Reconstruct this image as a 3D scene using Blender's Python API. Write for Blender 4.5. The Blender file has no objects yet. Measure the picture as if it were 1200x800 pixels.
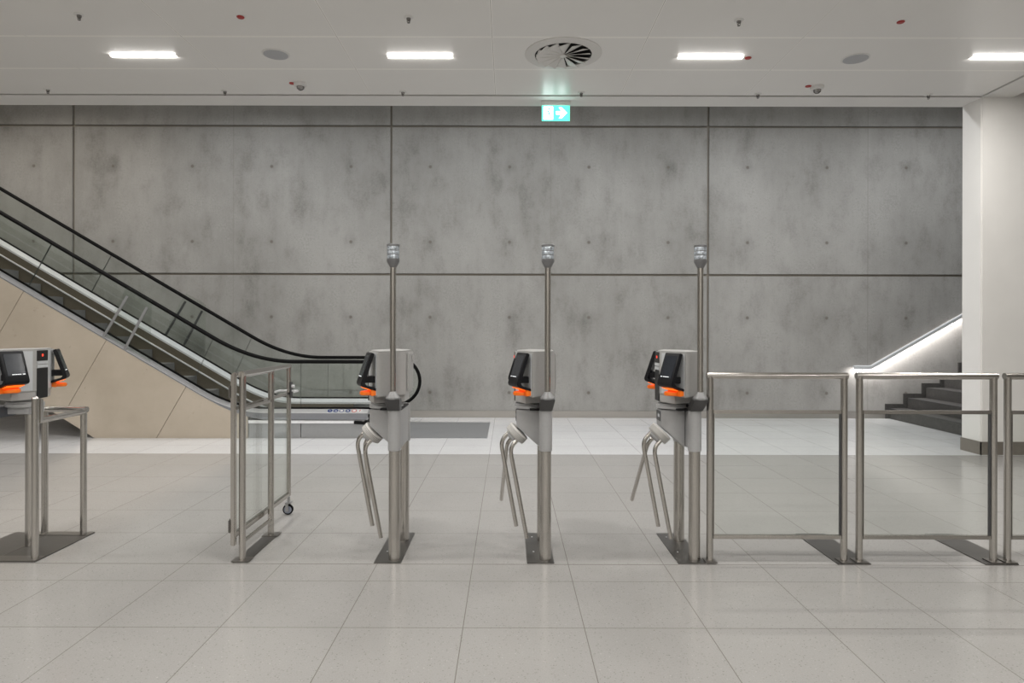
import bpy, bmesh, math, random
from mathutils import Vector, Matrix

random.seed(7)
SC = bpy.context.scene
COL = SC.collection
PI = math.pi
R = math.radians

# ------------------------------------------------------------------ camera, world, exposure
EYE = 1.473
FPX = 770.0
cam_d = bpy.data.cameras.new('camera')
cam = bpy.data.objects.new('camera', cam_d)
COL.objects.link(cam)
cam.location = (0, 0, EYE)
cam.rotation_euler = (R(90), 0, 0)
cam_d.sensor_fit = 'HORIZONTAL'
cam_d.sensor_width = 36.0
cam_d.lens = 36.0 * FPX / 1200.0
cam_d.shift_x = 4.0 / 1200.0
cam_d.shift_y = -14.0 / 1200.0
cam_d.clip_start = 0.05
cam_d.clip_end = 100
cam.rotation_euler = (Matrix.Rotation(R(90), 3, 'X') @ Matrix.Rotation(R(0.13), 3, 'Z')).to_euler()
SC.camera = cam

SC.view_settings.view_transform = 'Standard'
SC.view_settings.look = 'None'
SC.view_settings.gamma = 1.0
SC.view_settings.use_curve_mapping = False
SC.view_settings.exposure = 0.0

W = bpy.data.worlds.new('world')
SC.world = W
W.use_nodes = True
W.node_tree.nodes['Background'].inputs[0].default_value = (0.9, 0.95, 1.0, 1)
W.node_tree.nodes['Background'].inputs[1].default_value = 0.05

SC.cycles.use_adaptive_sampling = False
SC.cycles.sample_clamp_indirect = 4.0
SC.cycles.caustics_reflective = False
SC.cycles.caustics_refractive = False
SC.cycles.blur_glossy = 0.5
SC.cycles.denoising_prefilter = 'ACCURATE'
SC.cycles.denoising_input_passes = 'RGB_ALBEDO_NORMAL'

STRIP_POWER = 40.0        # watts of one ceiling strip light (front hall)
HALL_POWER = 56.0         # watts of one lamp above the escalator hall
RAIL_POWER = 7.5          # watts per metre of the LED under the stair handrail
SIGN_POWER = 6.5


# ------------------------------------------------------------------ node helper / materials
class NB:
    def __init__(self, name):
        self.m = bpy.data.materials.new(name)
        self.m.use_nodes = True
        self.t = self.m.node_tree
        self.bsdf = self.t.nodes['Principled BSDF']
        self.out = self.t.nodes['Material Output']

    def n(self, typ, **kw):
        nd = self.t.nodes.new(typ)
        for k, v in kw.items():
            setattr(nd, k, v)
        return nd

    def put(self, sock, v):
        if isinstance(v, bpy.types.NodeSocket):
            self.t.links.new(v, sock)
        elif isinstance(v, (tuple, list)) and len(v) == 3 and sock.type == 'RGBA':
            sock.default_value = (*v, 1)
        else:
            sock.default_value = v

    def math(self, op, a, b=0.0, c=None):
        nd = self.n('ShaderNodeMath', operation=op)
        self.put(nd.inputs[0], a)
        self.put(nd.inputs[1], b)
        if c is not None:
            self.put(nd.inputs[2], c)
        return nd.outputs[0]

    def obj_xyz(self):
        tc = self.n('ShaderNodeTexCoord')
        s = self.n('ShaderNodeSeparateXYZ')
        self.t.links.new(tc.outputs['Object'], s.inputs[0])
        return tc.outputs['Object'], s.outputs[0], s.outputs[1], s.outputs[2]

    def noise(self, vec, scale, detail=4, rough=0.55, out='Fac'):
        nd = self.n('ShaderNodeTexNoise')
        self.put(nd.inputs['Vector'], vec)
        nd.inputs['Scale'].default_value = scale
        nd.inputs['Detail'].default_value = detail
        nd.inputs['Roughness'].default_value = rough
        return nd.outputs[out]

    def scale_vec(self, vec, s):
        nd = self.n('ShaderNodeVectorMath', operation='MULTIPLY')
        self.put(nd.inputs[0], vec)
        nd.inputs[1].default_value = s
        return nd.outputs[0]

    def ramp(self, f, stops):
        nd = self.n('ShaderNodeValToRGB')
        self.put(nd.inputs[0], f)
        el = nd.color_ramp.elements
        while len(el) < len(stops):
            el.new(0.5)
        for e, (p, c) in zip(el, stops):
            e.position = p
            e.color = (*c, 1) if len(c) == 3 else c
        return nd.outputs[0]

    def mix(self, f, a, b, mode='MIX'):
        nd = self.n('ShaderNodeMix', data_type='RGBA', blend_type=mode)
        self.put(nd.inputs['Factor'], f)
        self.put(nd.inputs['A'] if False else nd.inputs[6], a)
        self.put(nd.inputs[7], b)
        return nd.outputs[2]

    def mapr(self, f, a, b, c, d):
        nd = self.n('ShaderNodeMapRange')
        self.put(nd.inputs[0], f)
        for i, v in enumerate((a, b, c, d)):
            nd.inputs[i + 1].default_value = v
        return nd.outputs[0]

    def bump(self, h, strength, dist=0.01):
        nd = self.n('ShaderNodeBump')
        nd.inputs['Strength'].default_value = strength
        nd.inputs['Distance'].default_value = dist
        self.put(nd.inputs['Height'], h)
        self.t.links.new(nd.outputs[0], self.bsdf.inputs['Normal'])

    def set(self, **kw):
        for k, v in kw.items():
            self.put(self.bsdf.inputs[k.replace('_', ' ')], v)
        return self


def plain(name, col, rough=0.5, metal=0.0, var=0.06, scale=30.0, spec=0.5):
    """a coloured surface with a faint noise in tone and gloss"""
    b = NB(name)
    v, x, y, z = b.obj_xyz()
    f = b.noise(v, scale, 3)
    lo = tuple(c * (1 - var) for c in col)
    hi = tuple(min(1, c * (1 + var)) for c in col)
    b.set(Base_Color=b.ramp(f, [(0.3, lo), (0.7, hi)]), Metallic=metal,
          Roughness=b.mapr(f, 0.3, 0.7, rough * 0.92, min(1, rough * 1.08)))
    b.bsdf.inputs['Specular IOR Level'].default_value = spec
    return b.m


def steel(name, col, rough, stretch=(6, 6, 1.5), aniso=0, axis='Z'):
    b = NB(name)
    v, x, y, z = b.obj_xyz()
    f = b.noise(b.scale_vec(v, stretch), 4, 3)
    lo = tuple(c * 0.96 for c in col)
    hi = tuple(min(1, c * 1.04) for c in col)
    b.set(Base_Color=b.ramp(f, [(0.25, lo), (0.75, hi)]), Metallic=1.0, Roughness=rough)
    if aniso:
        tg = b.n('ShaderNodeTangent', direction_type='RADIAL', axis=axis)
        b.set(Anisotropic=0.8, Anisotropic_Rotation=aniso - 1.0, Tangent=tg.outputs[0])
    return b.m


def emitter(name, col, power, base=(0.8, 0.8, 0.8), sample=False):
    b = NB(name)
    if not sample:
        b.m.cycles.emission_sampling = 'NONE'
    b.set(Base_Color=base, Roughness=0.5, Emission_Color=col, Emission_Strength=power)
    return b.m


def glass(name, tint, gloss=0.02, refl=1.0):
    b = NB(name)
    t = b.t
    tr = b.n('ShaderNodeBsdfTransparent')
    tr.inputs[0].default_value = (*tint, 1)
    gl = b.n('ShaderNodeBsdfGlossy')
    gl.inputs['Roughness'].default_value = gloss
    gl.inputs[0].default_value = (0.9, 0.95, 0.93, 1)
    fr = b.n('ShaderNodeFresnel')
    geo = b.n('ShaderNodeNewGeometry')      # thin pane: the same reflectance on both faces
    b.put(fr.inputs[0], b.math('SUBTRACT', 1.45, b.math('MULTIPLY', geo.outputs['Backfacing'], 1.45 - 1 / 1.45)))
    mx = b.n('ShaderNodeMixShader')
    t.links.new(b.math('MULTIPLY', fr.outputs[0], refl), mx.inputs[0])
    t.links.new(tr.outputs[0], mx.inputs[1])
    t.links.new(gl.outputs[0], mx.inputs[2])
    t.links.new(mx.outputs[0], b.out.inputs[0])
    return b.m


M = {}


def mat_floor():
    b = NB('terrazzo_tiles')
    v, x, y, z = b.obj_xyz()

    def griddist(c, off, pitch):
        u = b.math('DIVIDE', b.math('SUBTRACT', c, off), pitch)
        fr = b.math('SUBTRACT', u, b.math('ROUND', u))
        return b.math('MULTIPLY', b.math('ABSOLUTE', fr), pitch), b.math('FLOOR', u)
    dx, ix = griddist(x, 0.3778, 0.6)
    dy1, iy1 = griddist(y, 3.845, 0.6)
    dy2, iy2 = griddist(y, 4.746, 0.597)
    far = b.math('GREATER_THAN', y, 4.30)
    midb = b.math('MULTIPLY', b.math('GREATER_THAN', y, 3.95), b.math('LESS_THAN', y, 4.60))
    dy = b.math('ADD', b.math('MULTIPLY', dy1, b.math('SUBTRACT', 1.0, far)), b.math('MULTIPLY', dy2, far))
    dy = b.math('ADD', dy, midb)
    d3 = b.math('ABSOLUTE', b.math('SUBTRACT', y, 4.124))
    lx = b.math('LESS_THAN', dx, 0.0020)
    ly = b.math('LESS_THAN', b.math('MINIMUM', dy, 9.0), 0.0022)
    l3 = b.math('LESS_THAN', d3, 0.0045)
    line = b.math('MAXIMUM', b.math('MAXIMUM', lx, ly), l3)
    # every tile a slightly different tone
    cb = b.n('ShaderNodeCombineXYZ')
    b.put(cb.inputs[0], ix)
    b.put(cb.inputs[1], b.math('ADD', b.math('MULTIPLY', iy1, b.math('SUBTRACT', 1.0, far)), b.math('MULTIPLY', iy2, far)))
    b.put(cb.inputs[2], far)
    wn = b.n('ShaderNodeTexWhiteNoise', noise_dimensions='3D')
    b.put(wn.inputs['Vector'], cb.outputs[0])
    tone = b.mapr(wn.outputs['Value'], 0, 1, 0.985, 1.015)
    cloud = b.mapr(b.noise(v, 1.3, 4), 0.3, 0.7, 0.97, 1.03)
    # aggregate
    sp = b.n('ShaderNodeTexVoronoi', feature='F1')
    b.put(sp.inputs['Vector'], v)
    sp.inputs['Scale'].default_value = 85
    chip = b.math('LESS_THAN', sp.outputs['Distance'], 0.30)
    chipc = b.ramp(sp.outputs['Color'], [(0.0, (0.45, 0.44, 0.42)), (0.30, (0.82, 0.82, 0.81)), (0.45, (1, 1, 1)), (0.75, (1.03, 1.03, 1.03)), (1.0, (1.4, 1.4, 1.39))])
    fine = b.mapr(b.noise(v, 160, 2), 0.3, 0.7, 0.94, 1.06)
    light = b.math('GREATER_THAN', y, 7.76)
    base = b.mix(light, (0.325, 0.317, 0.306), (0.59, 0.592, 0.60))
    m = b.math('MULTIPLY', b.math('MULTIPLY', tone, cloud), fine)
    mc = b.n('ShaderNodeCombineColor')
    for i in range(3):
        b.put(mc.inputs[i], m)
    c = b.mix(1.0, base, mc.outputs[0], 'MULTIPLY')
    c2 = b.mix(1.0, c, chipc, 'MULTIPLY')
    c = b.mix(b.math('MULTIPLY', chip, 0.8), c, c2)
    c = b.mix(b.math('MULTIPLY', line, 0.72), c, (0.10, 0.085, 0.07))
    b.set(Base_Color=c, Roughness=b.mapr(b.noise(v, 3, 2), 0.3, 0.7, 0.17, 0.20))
    b.bsdf.inputs['Specular IOR Level'].default_value = 0.75
    return b.m


def mat_concrete():
    b = NB('board_concrete')
    v, x, y, z = b.obj_xyz()
    big = b.noise(b.scale_vec(v, (1, 1, 0.8)), 0.55, 5, 0.6)
    mid = b.noise(b.scale_vec(v, (1.3, 1, 0.7)), 2.2, 6, 0.65)
    streak = b.noise(b.scale_vec(v, (5, 1, 0.35)), 1.6, 4, 0.6)
    fine = b.noise(v, 30, 5, 0.75)
    pore = b.noise(v, 90, 2, 0.5)
    f = b.math('MULTIPLY', big, 0.36)
    f = b.math('ADD', f, b.math('MULTIPLY', mid, 0.38))
    f = b.math('ADD', f, b.math('MULTIPLY', streak, 0.06))
    f = b.math('ADD', f, b.math('MULTIPLY', fine, 0.20))
    c = b.ramp(f, [(0.37, (0.175, 0.170, 0.159)), (0.46, (0.252, 0.246, 0.233)), (0.54, (0.320, 0.314, 0.300)), (0.65, (0.39, 0.383, 0.367))])
    patch = b.ramp(b.math('MULTIPLY', mid, fine), [(0.26, (1, 1, 1)), (0.38, (0.70, 0.70, 0.69))])
    c = b.mix(0.8, c, patch, 'MULTIPLY')
    pr = b.ramp(pore, [(0.26, (0.72, 0.71, 0.7)), (0.36, (1, 1, 1))])
    c = b.mix(0.7, c, pr, 'MULTIPLY')
    # formwork tie holes: 1.33 x 1.26 m grid, each with a faint ring of stain
    ux = b.math('DIVIDE', b.math('SUBTRACT', x, 0.012), 1.328)
    uz = b.math('DIVIDE', b.math('SUBTRACT', z, 0.418), 1.2585)
    fx = b.math('MULTIPLY', b.math('SUBTRACT', ux, b.math('ROUND', ux)), 1.328)
    fz = b.math('MULTIPLY', b.math('SUBTRACT', uz, b.math('ROUND', uz)), 1.2585)
    d = b.math('SQRT', b.math('ADD', b.math('MULTIPLY', fx, fx), b.math('MULTIPLY', fz, fz)))
    halo = b.mapr(b.math('ADD', d, b.math('MULTIPLY', mid, 0.22)), 0.12, 0.26, 0.82, 1.0)
    hc = b.n('ShaderNodeCombineColor')
    for i in range(3):
        b.put(hc.inputs[i], halo)
    c = b.mix(0.7, c, hc.outputs[0], 'MULTIPLY')
    rim = b.math('LESS_THAN', d, 0.034)
    hole = b.math('LESS_THAN', d, 0.023)
    c = b.mix(b.math('MULTIPLY', rim, 0.35), c, (0.17, 0.155, 0.14))
    c = b.mix(b.math('MULTIPLY', hole, 0.75), c, (0.13, 0.115, 0.10))
    # faint seam half-way along each panel
    us = b.math('DIVIDE', b.math('SUBTRACT', x, 0.70), 5.31)
    sd = b.math('MULTIPLY', b.math('ABSOLUTE', b.math('SUBTRACT', us, b.math('ROUND', us))), 5.31)
    seam = b.math('LESS_THAN', sd, 0.009)
    c = b.mix(b.math('MULTIPLY', seam, 0.35), c, (0.20, 0.19, 0.175))
    b.set(Base_Color=c, Roughness=0.78)
    b.bump(b.math('ADD', b.math('MULTIPLY', fine, 0.6), b.math('MULTIPLY', pore, 0.4)), 0.18, 0.01)
    return b.m


def mat_ceiling():
    b = NB('metal_ceiling_panels')
    v, x, y, z = b.obj_xyz()

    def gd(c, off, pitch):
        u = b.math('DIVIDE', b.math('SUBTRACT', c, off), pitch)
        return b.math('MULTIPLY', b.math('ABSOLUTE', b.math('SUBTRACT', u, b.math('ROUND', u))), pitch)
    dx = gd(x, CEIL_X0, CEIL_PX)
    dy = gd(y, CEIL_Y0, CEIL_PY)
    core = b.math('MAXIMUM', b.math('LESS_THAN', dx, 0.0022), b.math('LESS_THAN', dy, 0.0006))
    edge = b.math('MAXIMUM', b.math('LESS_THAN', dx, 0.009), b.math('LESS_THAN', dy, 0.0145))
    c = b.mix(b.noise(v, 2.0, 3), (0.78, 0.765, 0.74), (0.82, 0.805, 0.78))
    c = b.mix(edge, c, (0.96, 0.94, 0.90))  # pale joint lines: bevels catching the light, put into the colour
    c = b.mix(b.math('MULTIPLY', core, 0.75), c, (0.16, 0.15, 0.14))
    b.set(Base_Color=c, Roughness=b.mapr(b.noise(v, 250, 2), 0.3, 0.7, 0.27, 0.36))
    return b.m


def mat_cladding():
    b = NB('beige_panel')
    v, x, y, z = b.obj_xyz()
    f = b.noise(v, 1.7, 5, 0.6)
    st = b.noise(v, 5.5, 4, 0.7)
    c = b.ramp(f, [(0.3, (0.40, 0.345, 0.275)), (0.7, (0.47, 0.41, 0.335))])
    c = b.mix(b.mapr(st, 0.66, 0.74, 0.0, 0.45), c, (0.24, 0.195, 0.15))
    b.set(Base_Color=c, Roughness=0.55)
    return b.m


def mat_granite():
    b = NB('dark_granite')
    v, x, y, z = b.obj_xyz()
    f = b.noise(v, 70, 4, 0.7)
    g = b.noise(v, 9, 4, 0.6)
    c = b.ramp(f, [(0.35, (0.03, 0.029, 0.028)), (0.6, (0.062, 0.06, 0.057)), (0.75, (0.12, 0.117, 0.112))])
    c = b.mix(b.mapr(g, 0.5, 0.75, 0, 0.35), c, (0.10, 0.095, 0.09))
    b.set(Base_Color=c, Roughness=0.5)
    return b.m


def mat_step():
    b = NB('grooved_step')
    v, x, y, z = b.obj_xyz()
    u = b.math('MULTIPLY', y, 90.0)
    g = b.math('GREATER_THAN', b.math('FRACT', u), 0.5)
    c = b.mix(g, (0.11, 0.11, 0.11), (0.21, 0.21, 0.21))
    b.set(Base_Color=c, Metallic=0.2, Roughness=0.5)
    return b.m


CEIL_Z = 4.24
hC = CEIL_Z - EYE
CEIL_X0 = (573.5 - 596) * hC / 386.0
CEIL_PX = 205.3 * hC / 386.0
CEIL_Y0 = FPX * hC / (386 - 43.5)
CEIL_PY = FPX * hC / (386 - 81.4) - CEIL_Y0

M['floor'] = mat_floor()
M['concrete'] = mat_concrete()
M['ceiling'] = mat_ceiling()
M['cladding'] = mat_cladding()
M['granite'] = mat_granite()
M['step'] = mat_step()
M['plaster'] = plain('white_plaster', (0.74, 0.728, 0.705), 0.6, var=0.02, scale=3)
M['plaster_grey'] = plain('pale_plaster', (0.50, 0.485, 0.46), 0.7, var=0.02, scale=3)
M['joint'] = plain('joint_sealant', (0.20, 0.18, 0.15), 0.8)
M['shadow_gap'] = plain('shadow_gap', (0.05, 0.05, 0.05), 0.8)
M['skirting'] = plain('grey_skirting', (0.20, 0.18, 0.155), 0.45, 0.3)
M['alu_skirting'] = steel('metal_skirting', (0.42, 0.40, 0.375), 0.5, (2, 60, 60))
M['steel'] = steel('brushed_steel', (0.55, 0.53, 0.50), 0.23, aniso=1.0)
M['steel_x'] = steel('brushed_steel_cross_rail', (0.50, 0.48, 0.45), 0.23, aniso=1.0, axis='X')
M['steel_y'] = steel('brushed_steel_long_rail', (0.50, 0.48, 0.45), 0.23, aniso=1.0, axis='Y')
M['steel_dark'] = steel('floor_plate_steel', (0.15, 0.145, 0.138), 0.42, (4, 9, 9))
M['steel_edge'] = steel('plate_shoe_steel', (0.24, 0.23, 0.215), 0.38)
M['alu'] = plain('satin_aluminium', (0.74, 0.75, 0.77), 0.32, 0.5, var=0.02)
M['fascia'] = plain('deck_metal_darkened', (0.25, 0.258, 0.28), 0.35, 0.5, var=0.02)  # darker than the deck: the dim reflection on its upright face, as colour
M['alu_grey'] = plain('grey_aluminium', (0.33, 0.335, 0.34), 0.4, 0.55, var=0.03)
M['grey_paint'] = plain('grey_paint', (0.39, 0.393, 0.398), 0.42, 0.15, var=0.03, scale=60)
M['head_silver'] = plain('silver_housing', (0.45, 0.447, 0.44), 0.38, 0.25, var=0.03, scale=60)
M['head_light'] = plain('light_silver', (0.62, 0.64, 0.66), 0.4, 0.25, var=0.02)
M['hub_white'] = plain('hub_white_plastic', (0.62, 0.61, 0.59), 0.45, var=0.03)
M['dark_grey'] = plain('dark_grey_metal', (0.085, 0.085, 0.087), 0.42, 0.4)
M['cone_grey'] = plain('cone_grey', (0.24, 0.242, 0.245), 0.4, 0.2)
M['lamp_grey'] = plain('lamp_grey', (0.17, 0.172, 0.176), 0.4, 0.3)
M['black'] = plain('black_plastic', (0.008, 0.0082, 0.010), 0.45, spec=0.22)
M['panel_black'] = plain('panel_black', (0.014, 0.014, 0.014), 0.4, spec=0.3)
M['black_gloss'] = plain('black_gloss', (0.006, 0.006, 0.007), 0.12)
M['rubber'] = plain('handrail_rubber', (0.006, 0.006, 0.006), 0.7, spec=0.07)
M['screen'] = plain('dark_screen', (0.030, 0.034, 0.042), 0.12)
M['white_mark'] = emitter('screen_text', (0.9, 0.95, 1.0), 0.7)
M['orange'] = plain('orange_plastic', (0.95, 0.20, 0.012), 0.4)
M['orange_glow'] = emitter('orange_glow', (1.0, 0.17, 0.015), 1.1, (0.9, 0.18, 0.01))
M['red_led'] = emitter('red_led', (1.0, 0.05, 0.02), 2.0, (0.5, 0.02, 0.02))
M['red_dot'] = plain('red_indicator', (0.36, 0.02, 0.018), 0.35)
M['white_plastic'] = plain('white_plastic', (0.70, 0.69, 0.67), 0.45, var=0.02)
M['speaker_grille'] = plain('speaker_grille', (0.42, 0.425, 0.44), 0.6, var=0.15, scale=300)
M['vent_white'] = plain('vent_white', (0.66, 0.645, 0.62), 0.45, var=0.02)
M['duct_black'] = plain('duct_black', (0.01, 0.01, 0.01), 0.8)
M['chrome_dark'] = plain('dark_chrome', (0.20, 0.19, 0.18), 0.25, 0.9)
M['skirt_brown'] = plain('skirt_panel', (0.16, 0.135, 0.10), 0.35, 0.6)
M['truss_dark'] = plain('truss_dark', (0.035, 0.033, 0.03), 0.7)
M['sticker_white'] = plain('sticker_white', (0.75, 0.75, 0.76), 0.4)
M['sticker_blue'] = plain('sticker_blue', (0.03, 0.06, 0.22), 0.4)
M['sticker_red'] = plain('sticker_red', (0.55, 0.06, 0.04), 0.4)
M['lens'] = plain('clear_lens', (0.50, 0.55, 0.60), 0.15, 0.4, var=0.45, scale=60)
M['wheel_blue'] = plain('wheel_hub', (0.22, 0.24, 0.29), 0.4)
M['glass_door'] = glass('barrier_glass', (0.972, 0.982, 0.972), 0.0, 0.8)
M['glass_esc'] = glass('balustrade_glass', (0.955, 0.972, 0.962), 0.01, 1.0)
M['glass_edge'] = plain('glass_edge', (0.035, 0.05, 0.043), 0.4)
M['glass_clear'] = glass('acrylic_guard', (0.95, 0.965, 0.95), 0.01, 0.8)
M['strip_lamp'] = emitter('strip_lamp', (1.0, 0.955, 0.89), 5.0)
M['hall_lamp'] = emitter('hall_lamp', (0.95, 0.975, 1.0), 3.0)
M['hall_lamp_warm'] = emitter('hall_lamp_warm', (1.0, 0.90, 0.78), 3.0)
M['rail_led'] = emitter('rail_led', (1.0, 0.95, 0.92), 3.0)
M['sign_green'] = emitter('sign_green', (0.14, 0.90, 0.66), 1.2, (0.05, 0.5, 0.35), True)
M['sign_white'] = emitter('sign_white', (0.80, 1.0, 0.97), SIGN_POWER * 0.85, (0.8, 0.9, 0.9))


# ------------------------------------------------------------------ mesh helpers
class MB:
    def __init__(self):
        self.bm = bmesh.new()

    def box(self, x0, x1, y0, y1, z0, z1, bev=0.0):
        b = bmesh.new()
        bmesh.ops.create_cube(b, size=1.0)
        for v in b.verts:
            v.co = Vector((x0 + (v.co.x + .5) * (x1 - x0), y0 + (v.co.y + .5) * (y1 - y0), z0 + (v.co.z + .5) * (z1 - z0)))
        if bev:
            bmesh.ops.bevel(b, geom=b.edges[:], offset=bev, segments=2, affect='EDGES')
        return self._merge(b)

    def _merge(self, b, mtx=None):
        if mtx is not None:
            bmesh.ops.transform(b, matrix=mtx, verts=b.verts)
        me = bpy.data.meshes.new('tmp')
        b.to_mesh(me)
        b.free()
        self.bm.from_mesh(me)
        bpy.data.meshes.remove(me)
        return self

    def cyl(self, p0, p1, r, r2=None, seg=24, bev=0.0):
        p0, p1 = Vector(p0), Vector(p1)
        d = p1 - p0
        b = bmesh.new()
        bmesh.ops.create_cone(b, cap_ends=True, segments=seg, radius1=r, radius2=r if r2 is None else r2, depth=d.length)
        if bev:
            es = [e for e in b.edges if abs(e.verts[0].co.z - e.verts[1].co.z) < 1e-6]
            bmesh.ops.bevel(b, geom=es, offset=bev, segments=2, affect='EDGES')
        q = Vector((0, 0, 1)).rotation_difference(d.normalized()).to_matrix().to_4x4()
        return self._merge(b, Matrix.Translation((p0 + p1) / 2) @ q)

    def lathe(self, c, prof, seg=32, axis=(0, 0, 1)):
        """prof: (radius, height) pairs from one end to the other, closed by caps"""
        b = bmesh.new()
        rings = []
        for r, h in prof:
            rings.append([b.verts.new((r * math.cos(2 * PI * k / seg), r * math.sin(2 * PI * k / seg), h)) for k in range(seg)])
        for a, c2 in zip(rings, rings[1:]):
            for k in range(seg):
                b.faces.new((a[k], a[(k + 1) % seg], c2[(k + 1) % seg], c2[k]))
        b.faces.new(rings[0][::-1])
        b.faces.new(rings[-1])
        bmesh.ops.recalc_face_normals(b, faces=b.faces)
        q = Vector((0, 0, 1)).rotation_difference(Vector(axis).normalized()).to_matrix().to_4x4()
        return self._merge(b, Matrix.Translation(c) @ q)

    def prism(self, poly, d0, d1, axis='Y', bev=0.0, mtx=None):
        """polygon extruded: axis Y -> poly is (x,z); Z -> (x,y); X -> (y,z)"""
        def P(p, d):
            return {'Y': (p[0], d, p[1]), 'Z': (p[0], p[1], d), 'X': (d, p[0], p[1])}[axis]
        b = bmesh.new()
        a = [b.verts.new(P(p, d0)) for p in poly]
        c = [b.verts.new(P(p, d1)) for p in poly]
        n = len(poly)
        b.faces.new(a)
        b.faces.new(c[::-1])
        for k in range(n):
            b.faces.new((a[k], c[k], c[(k + 1) % n], a[(k + 1) % n]))
        bmesh.ops.recalc_face_normals(b, faces=b.faces)
        if bev:
            bmesh.ops.bevel(b, geom=b.edges[:], offset=bev, segments=2, affect='EDGES')
        return self._merge(b, mtx)

    def tube(self, pts, r, seg=16, flat=None):
        """round tube along a polyline (parallel frames); flat=(ry, rz) gives an oval section"""
        pts = [Vector(p) for p in pts]
        b = bmesh.new()
        rings = []
        n = len(pts)
        up = None
        for i, p in enumerate(pts):
            t = (pts[min(i + 1, n - 1)] - pts[max(i - 1, 0)]).normalized()
            if up is None:
                up = Vector((0, 1, 0)) if abs(t.y) < 0.9 else Vector((1, 0, 0))
            s = t.cross(up).normalized()
            up = s.cross(t).normalized()
            k = 1.0
            if 0 < i < n - 1:
                t1 = (p - pts[i - 1]).normalized()
                ca = max(0.3, math.sqrt(max(0.05, (1 + t1.dot((pts[i + 1] - p).normalized())) / 2)))
                k = 1.0 / ca
            ra, rb = (r, r) if flat is None else flat
            rings.append([b.verts.new(p + up * (ra * math.cos(2 * PI * j / seg)) + s * (k * rb * math.sin(2 * PI * j / seg))) for j in range(seg)])
        for a, c in zip(rings, rings[1:]):
            for j in range(seg):
                b.faces.new((a[j], a[(j + 1) % seg], c[(j + 1) % seg], c[j]))
        b.faces.new(rings[0][::-1])
        b.faces.new(rings[-1])
        bmesh.ops.recalc_face_normals(b, faces=b.faces)
        return self._merge(b)

    def sweep(self, sec, pts):
        """section (y, dz) carried along a path of (x, z[, scale])"""
        b = bmesh.new()
        rings = []
        for p in pts:
            s = sec(p) if callable(sec) else sec
            rings.append([b.verts.new((p[0], q[0], p[1] + q[1])) for q in s])
        n = len(rings[0])
        for a, c in zip(rings, rings[1:]):
            for j in range(n):
                b.faces.new((a[j], a[(j + 1) % n], c[(j + 1) % n], c[j]))
        b.faces.new(rings[0][::-1])
        b.faces.new(rings[-1])
        bmesh.ops.recalc_face_normals(b, faces=b.faces)
        return self._merge(b)

    def build(self, name, mat, parent=None, label=None, kind=None, angle=35):
        me = bpy.data.meshes.new(name)
        self.bm.to_mesh(me)
        self.bm.free()
        me.materials.append(mat if not isinstance(mat, str) else M[mat])
        me.shade_smooth()
        me.set_sharp_from_angle(angle=R(angle))
        o = bpy.data.objects.new(name, me)
        COL.objects.link(o)
        if parent is not None:
            o.parent = parent
            w = Vector((0, 0, 0))
            p = parent
            while p is not None:
                w += p.location
                p = p.parent
            me.transform(Matrix.Translation(-w))
        if label:
            o['label'] = label
        if kind:
            o['kind'] = kind
        return o


def thing(name, label, cat, loc=(0, 0, 0), group=None):
    o = bpy.data.objects.new(name, None)
    COL.objects.link(o)
    o.empty_display_size = 0.1
    o.location = loc
    o['label'] = label
    o['category'] = cat
    if group:
        o['group'] = group
    return o


def tag(o, label, cat, group=None):
    o['label'] = label
    o['category'] = cat
    if group:
        o['group'] = group
    return o


def copy_tree(o, parent=None):
    c = o.copy()
    COL.objects.link(c)
    c.parent = parent
    for ch in list(o.children):
        copy_tree(ch, c)
    return c


def area_lamp(name, parent, size, power, col, loc, rot=(0, 0, 0), spread=180):
    ld = bpy.data.lights.new(name, 'AREA')
    ld.shape = 'RECTANGLE'
    ld.size, ld.size_y = size
    ld.energy = power
    ld.color = col
    ld.spread = R(spread)
    o = bpy.data.objects.new(name, ld)
    COL.objects.link(o)
    o.parent = parent
    o.location = Vector(loc) - parent.location
    o.rotation_euler = rot
    return o


def struct(mb, name, mat):
    return mb.build(name, mat, kind='structure')


# ------------------------------------------------------------------ structure
YB = 11.0            # back wall
YP = 7.80            # portal plane
PD = 0.34            # portal thickness
XP = 5.61            # portal jamb
HALL_Z = 5.6
m = MB(); m.box(-14, 11.5, -6, YB + 0.3, -0.2, 0.0)
struct(m, 'floor', 'floor')

# ceiling of the front hall: metal panels over the strip-lit hall
CX0, CX1, CY0 = -12.0, XP - 0.040, -6.0
VENT = (0.53, FPX * hC / (386 - 62.6))
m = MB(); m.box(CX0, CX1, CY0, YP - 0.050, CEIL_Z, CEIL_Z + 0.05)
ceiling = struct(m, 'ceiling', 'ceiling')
m = MB(); m.box(CX0, XP + 0.02, CY0, YP + 0.02, CEIL_Z + 0.05, CEIL_Z + 0.10)
struct(m, 'trim_1', 'shadow_gap')
# plaster portal: soffit and wall above, jamb and wall right of it
m = MB()
m.box(-14, XP, YP, YP + PD, CEIL_Z, HALL_Z)
struct(m, 'wall_portal', 'plaster')
m = MB()
m.box(XP, 11.0, YP, YP + PD, 0, HALL_Z, 0.012)
struct(m, 'wall_right_of_portal', 'plaster')
m = MB(); m.box(XP, XP + 0.37, CY0, YP, CEIL_Z, CEIL_Z + 0.3)
struct(m, 'ceiling_soffit', 'plaster')
m = MB(); m.box(XP + 0.37, 11.2, CY0, YP, 5.1, 5.2)
struct(m, 'ceiling_side_aisle', 'plaster_grey')
m = MB()
m.box(XP - 0.012, XP, YP - 0.012, YP + PD, 0, 0.155)
m.box(XP - 0.012, 11.0, YP - 0.012, YP, 0, 0.155)
struct(m, 'baseboard_right', 'skirting')

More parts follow.
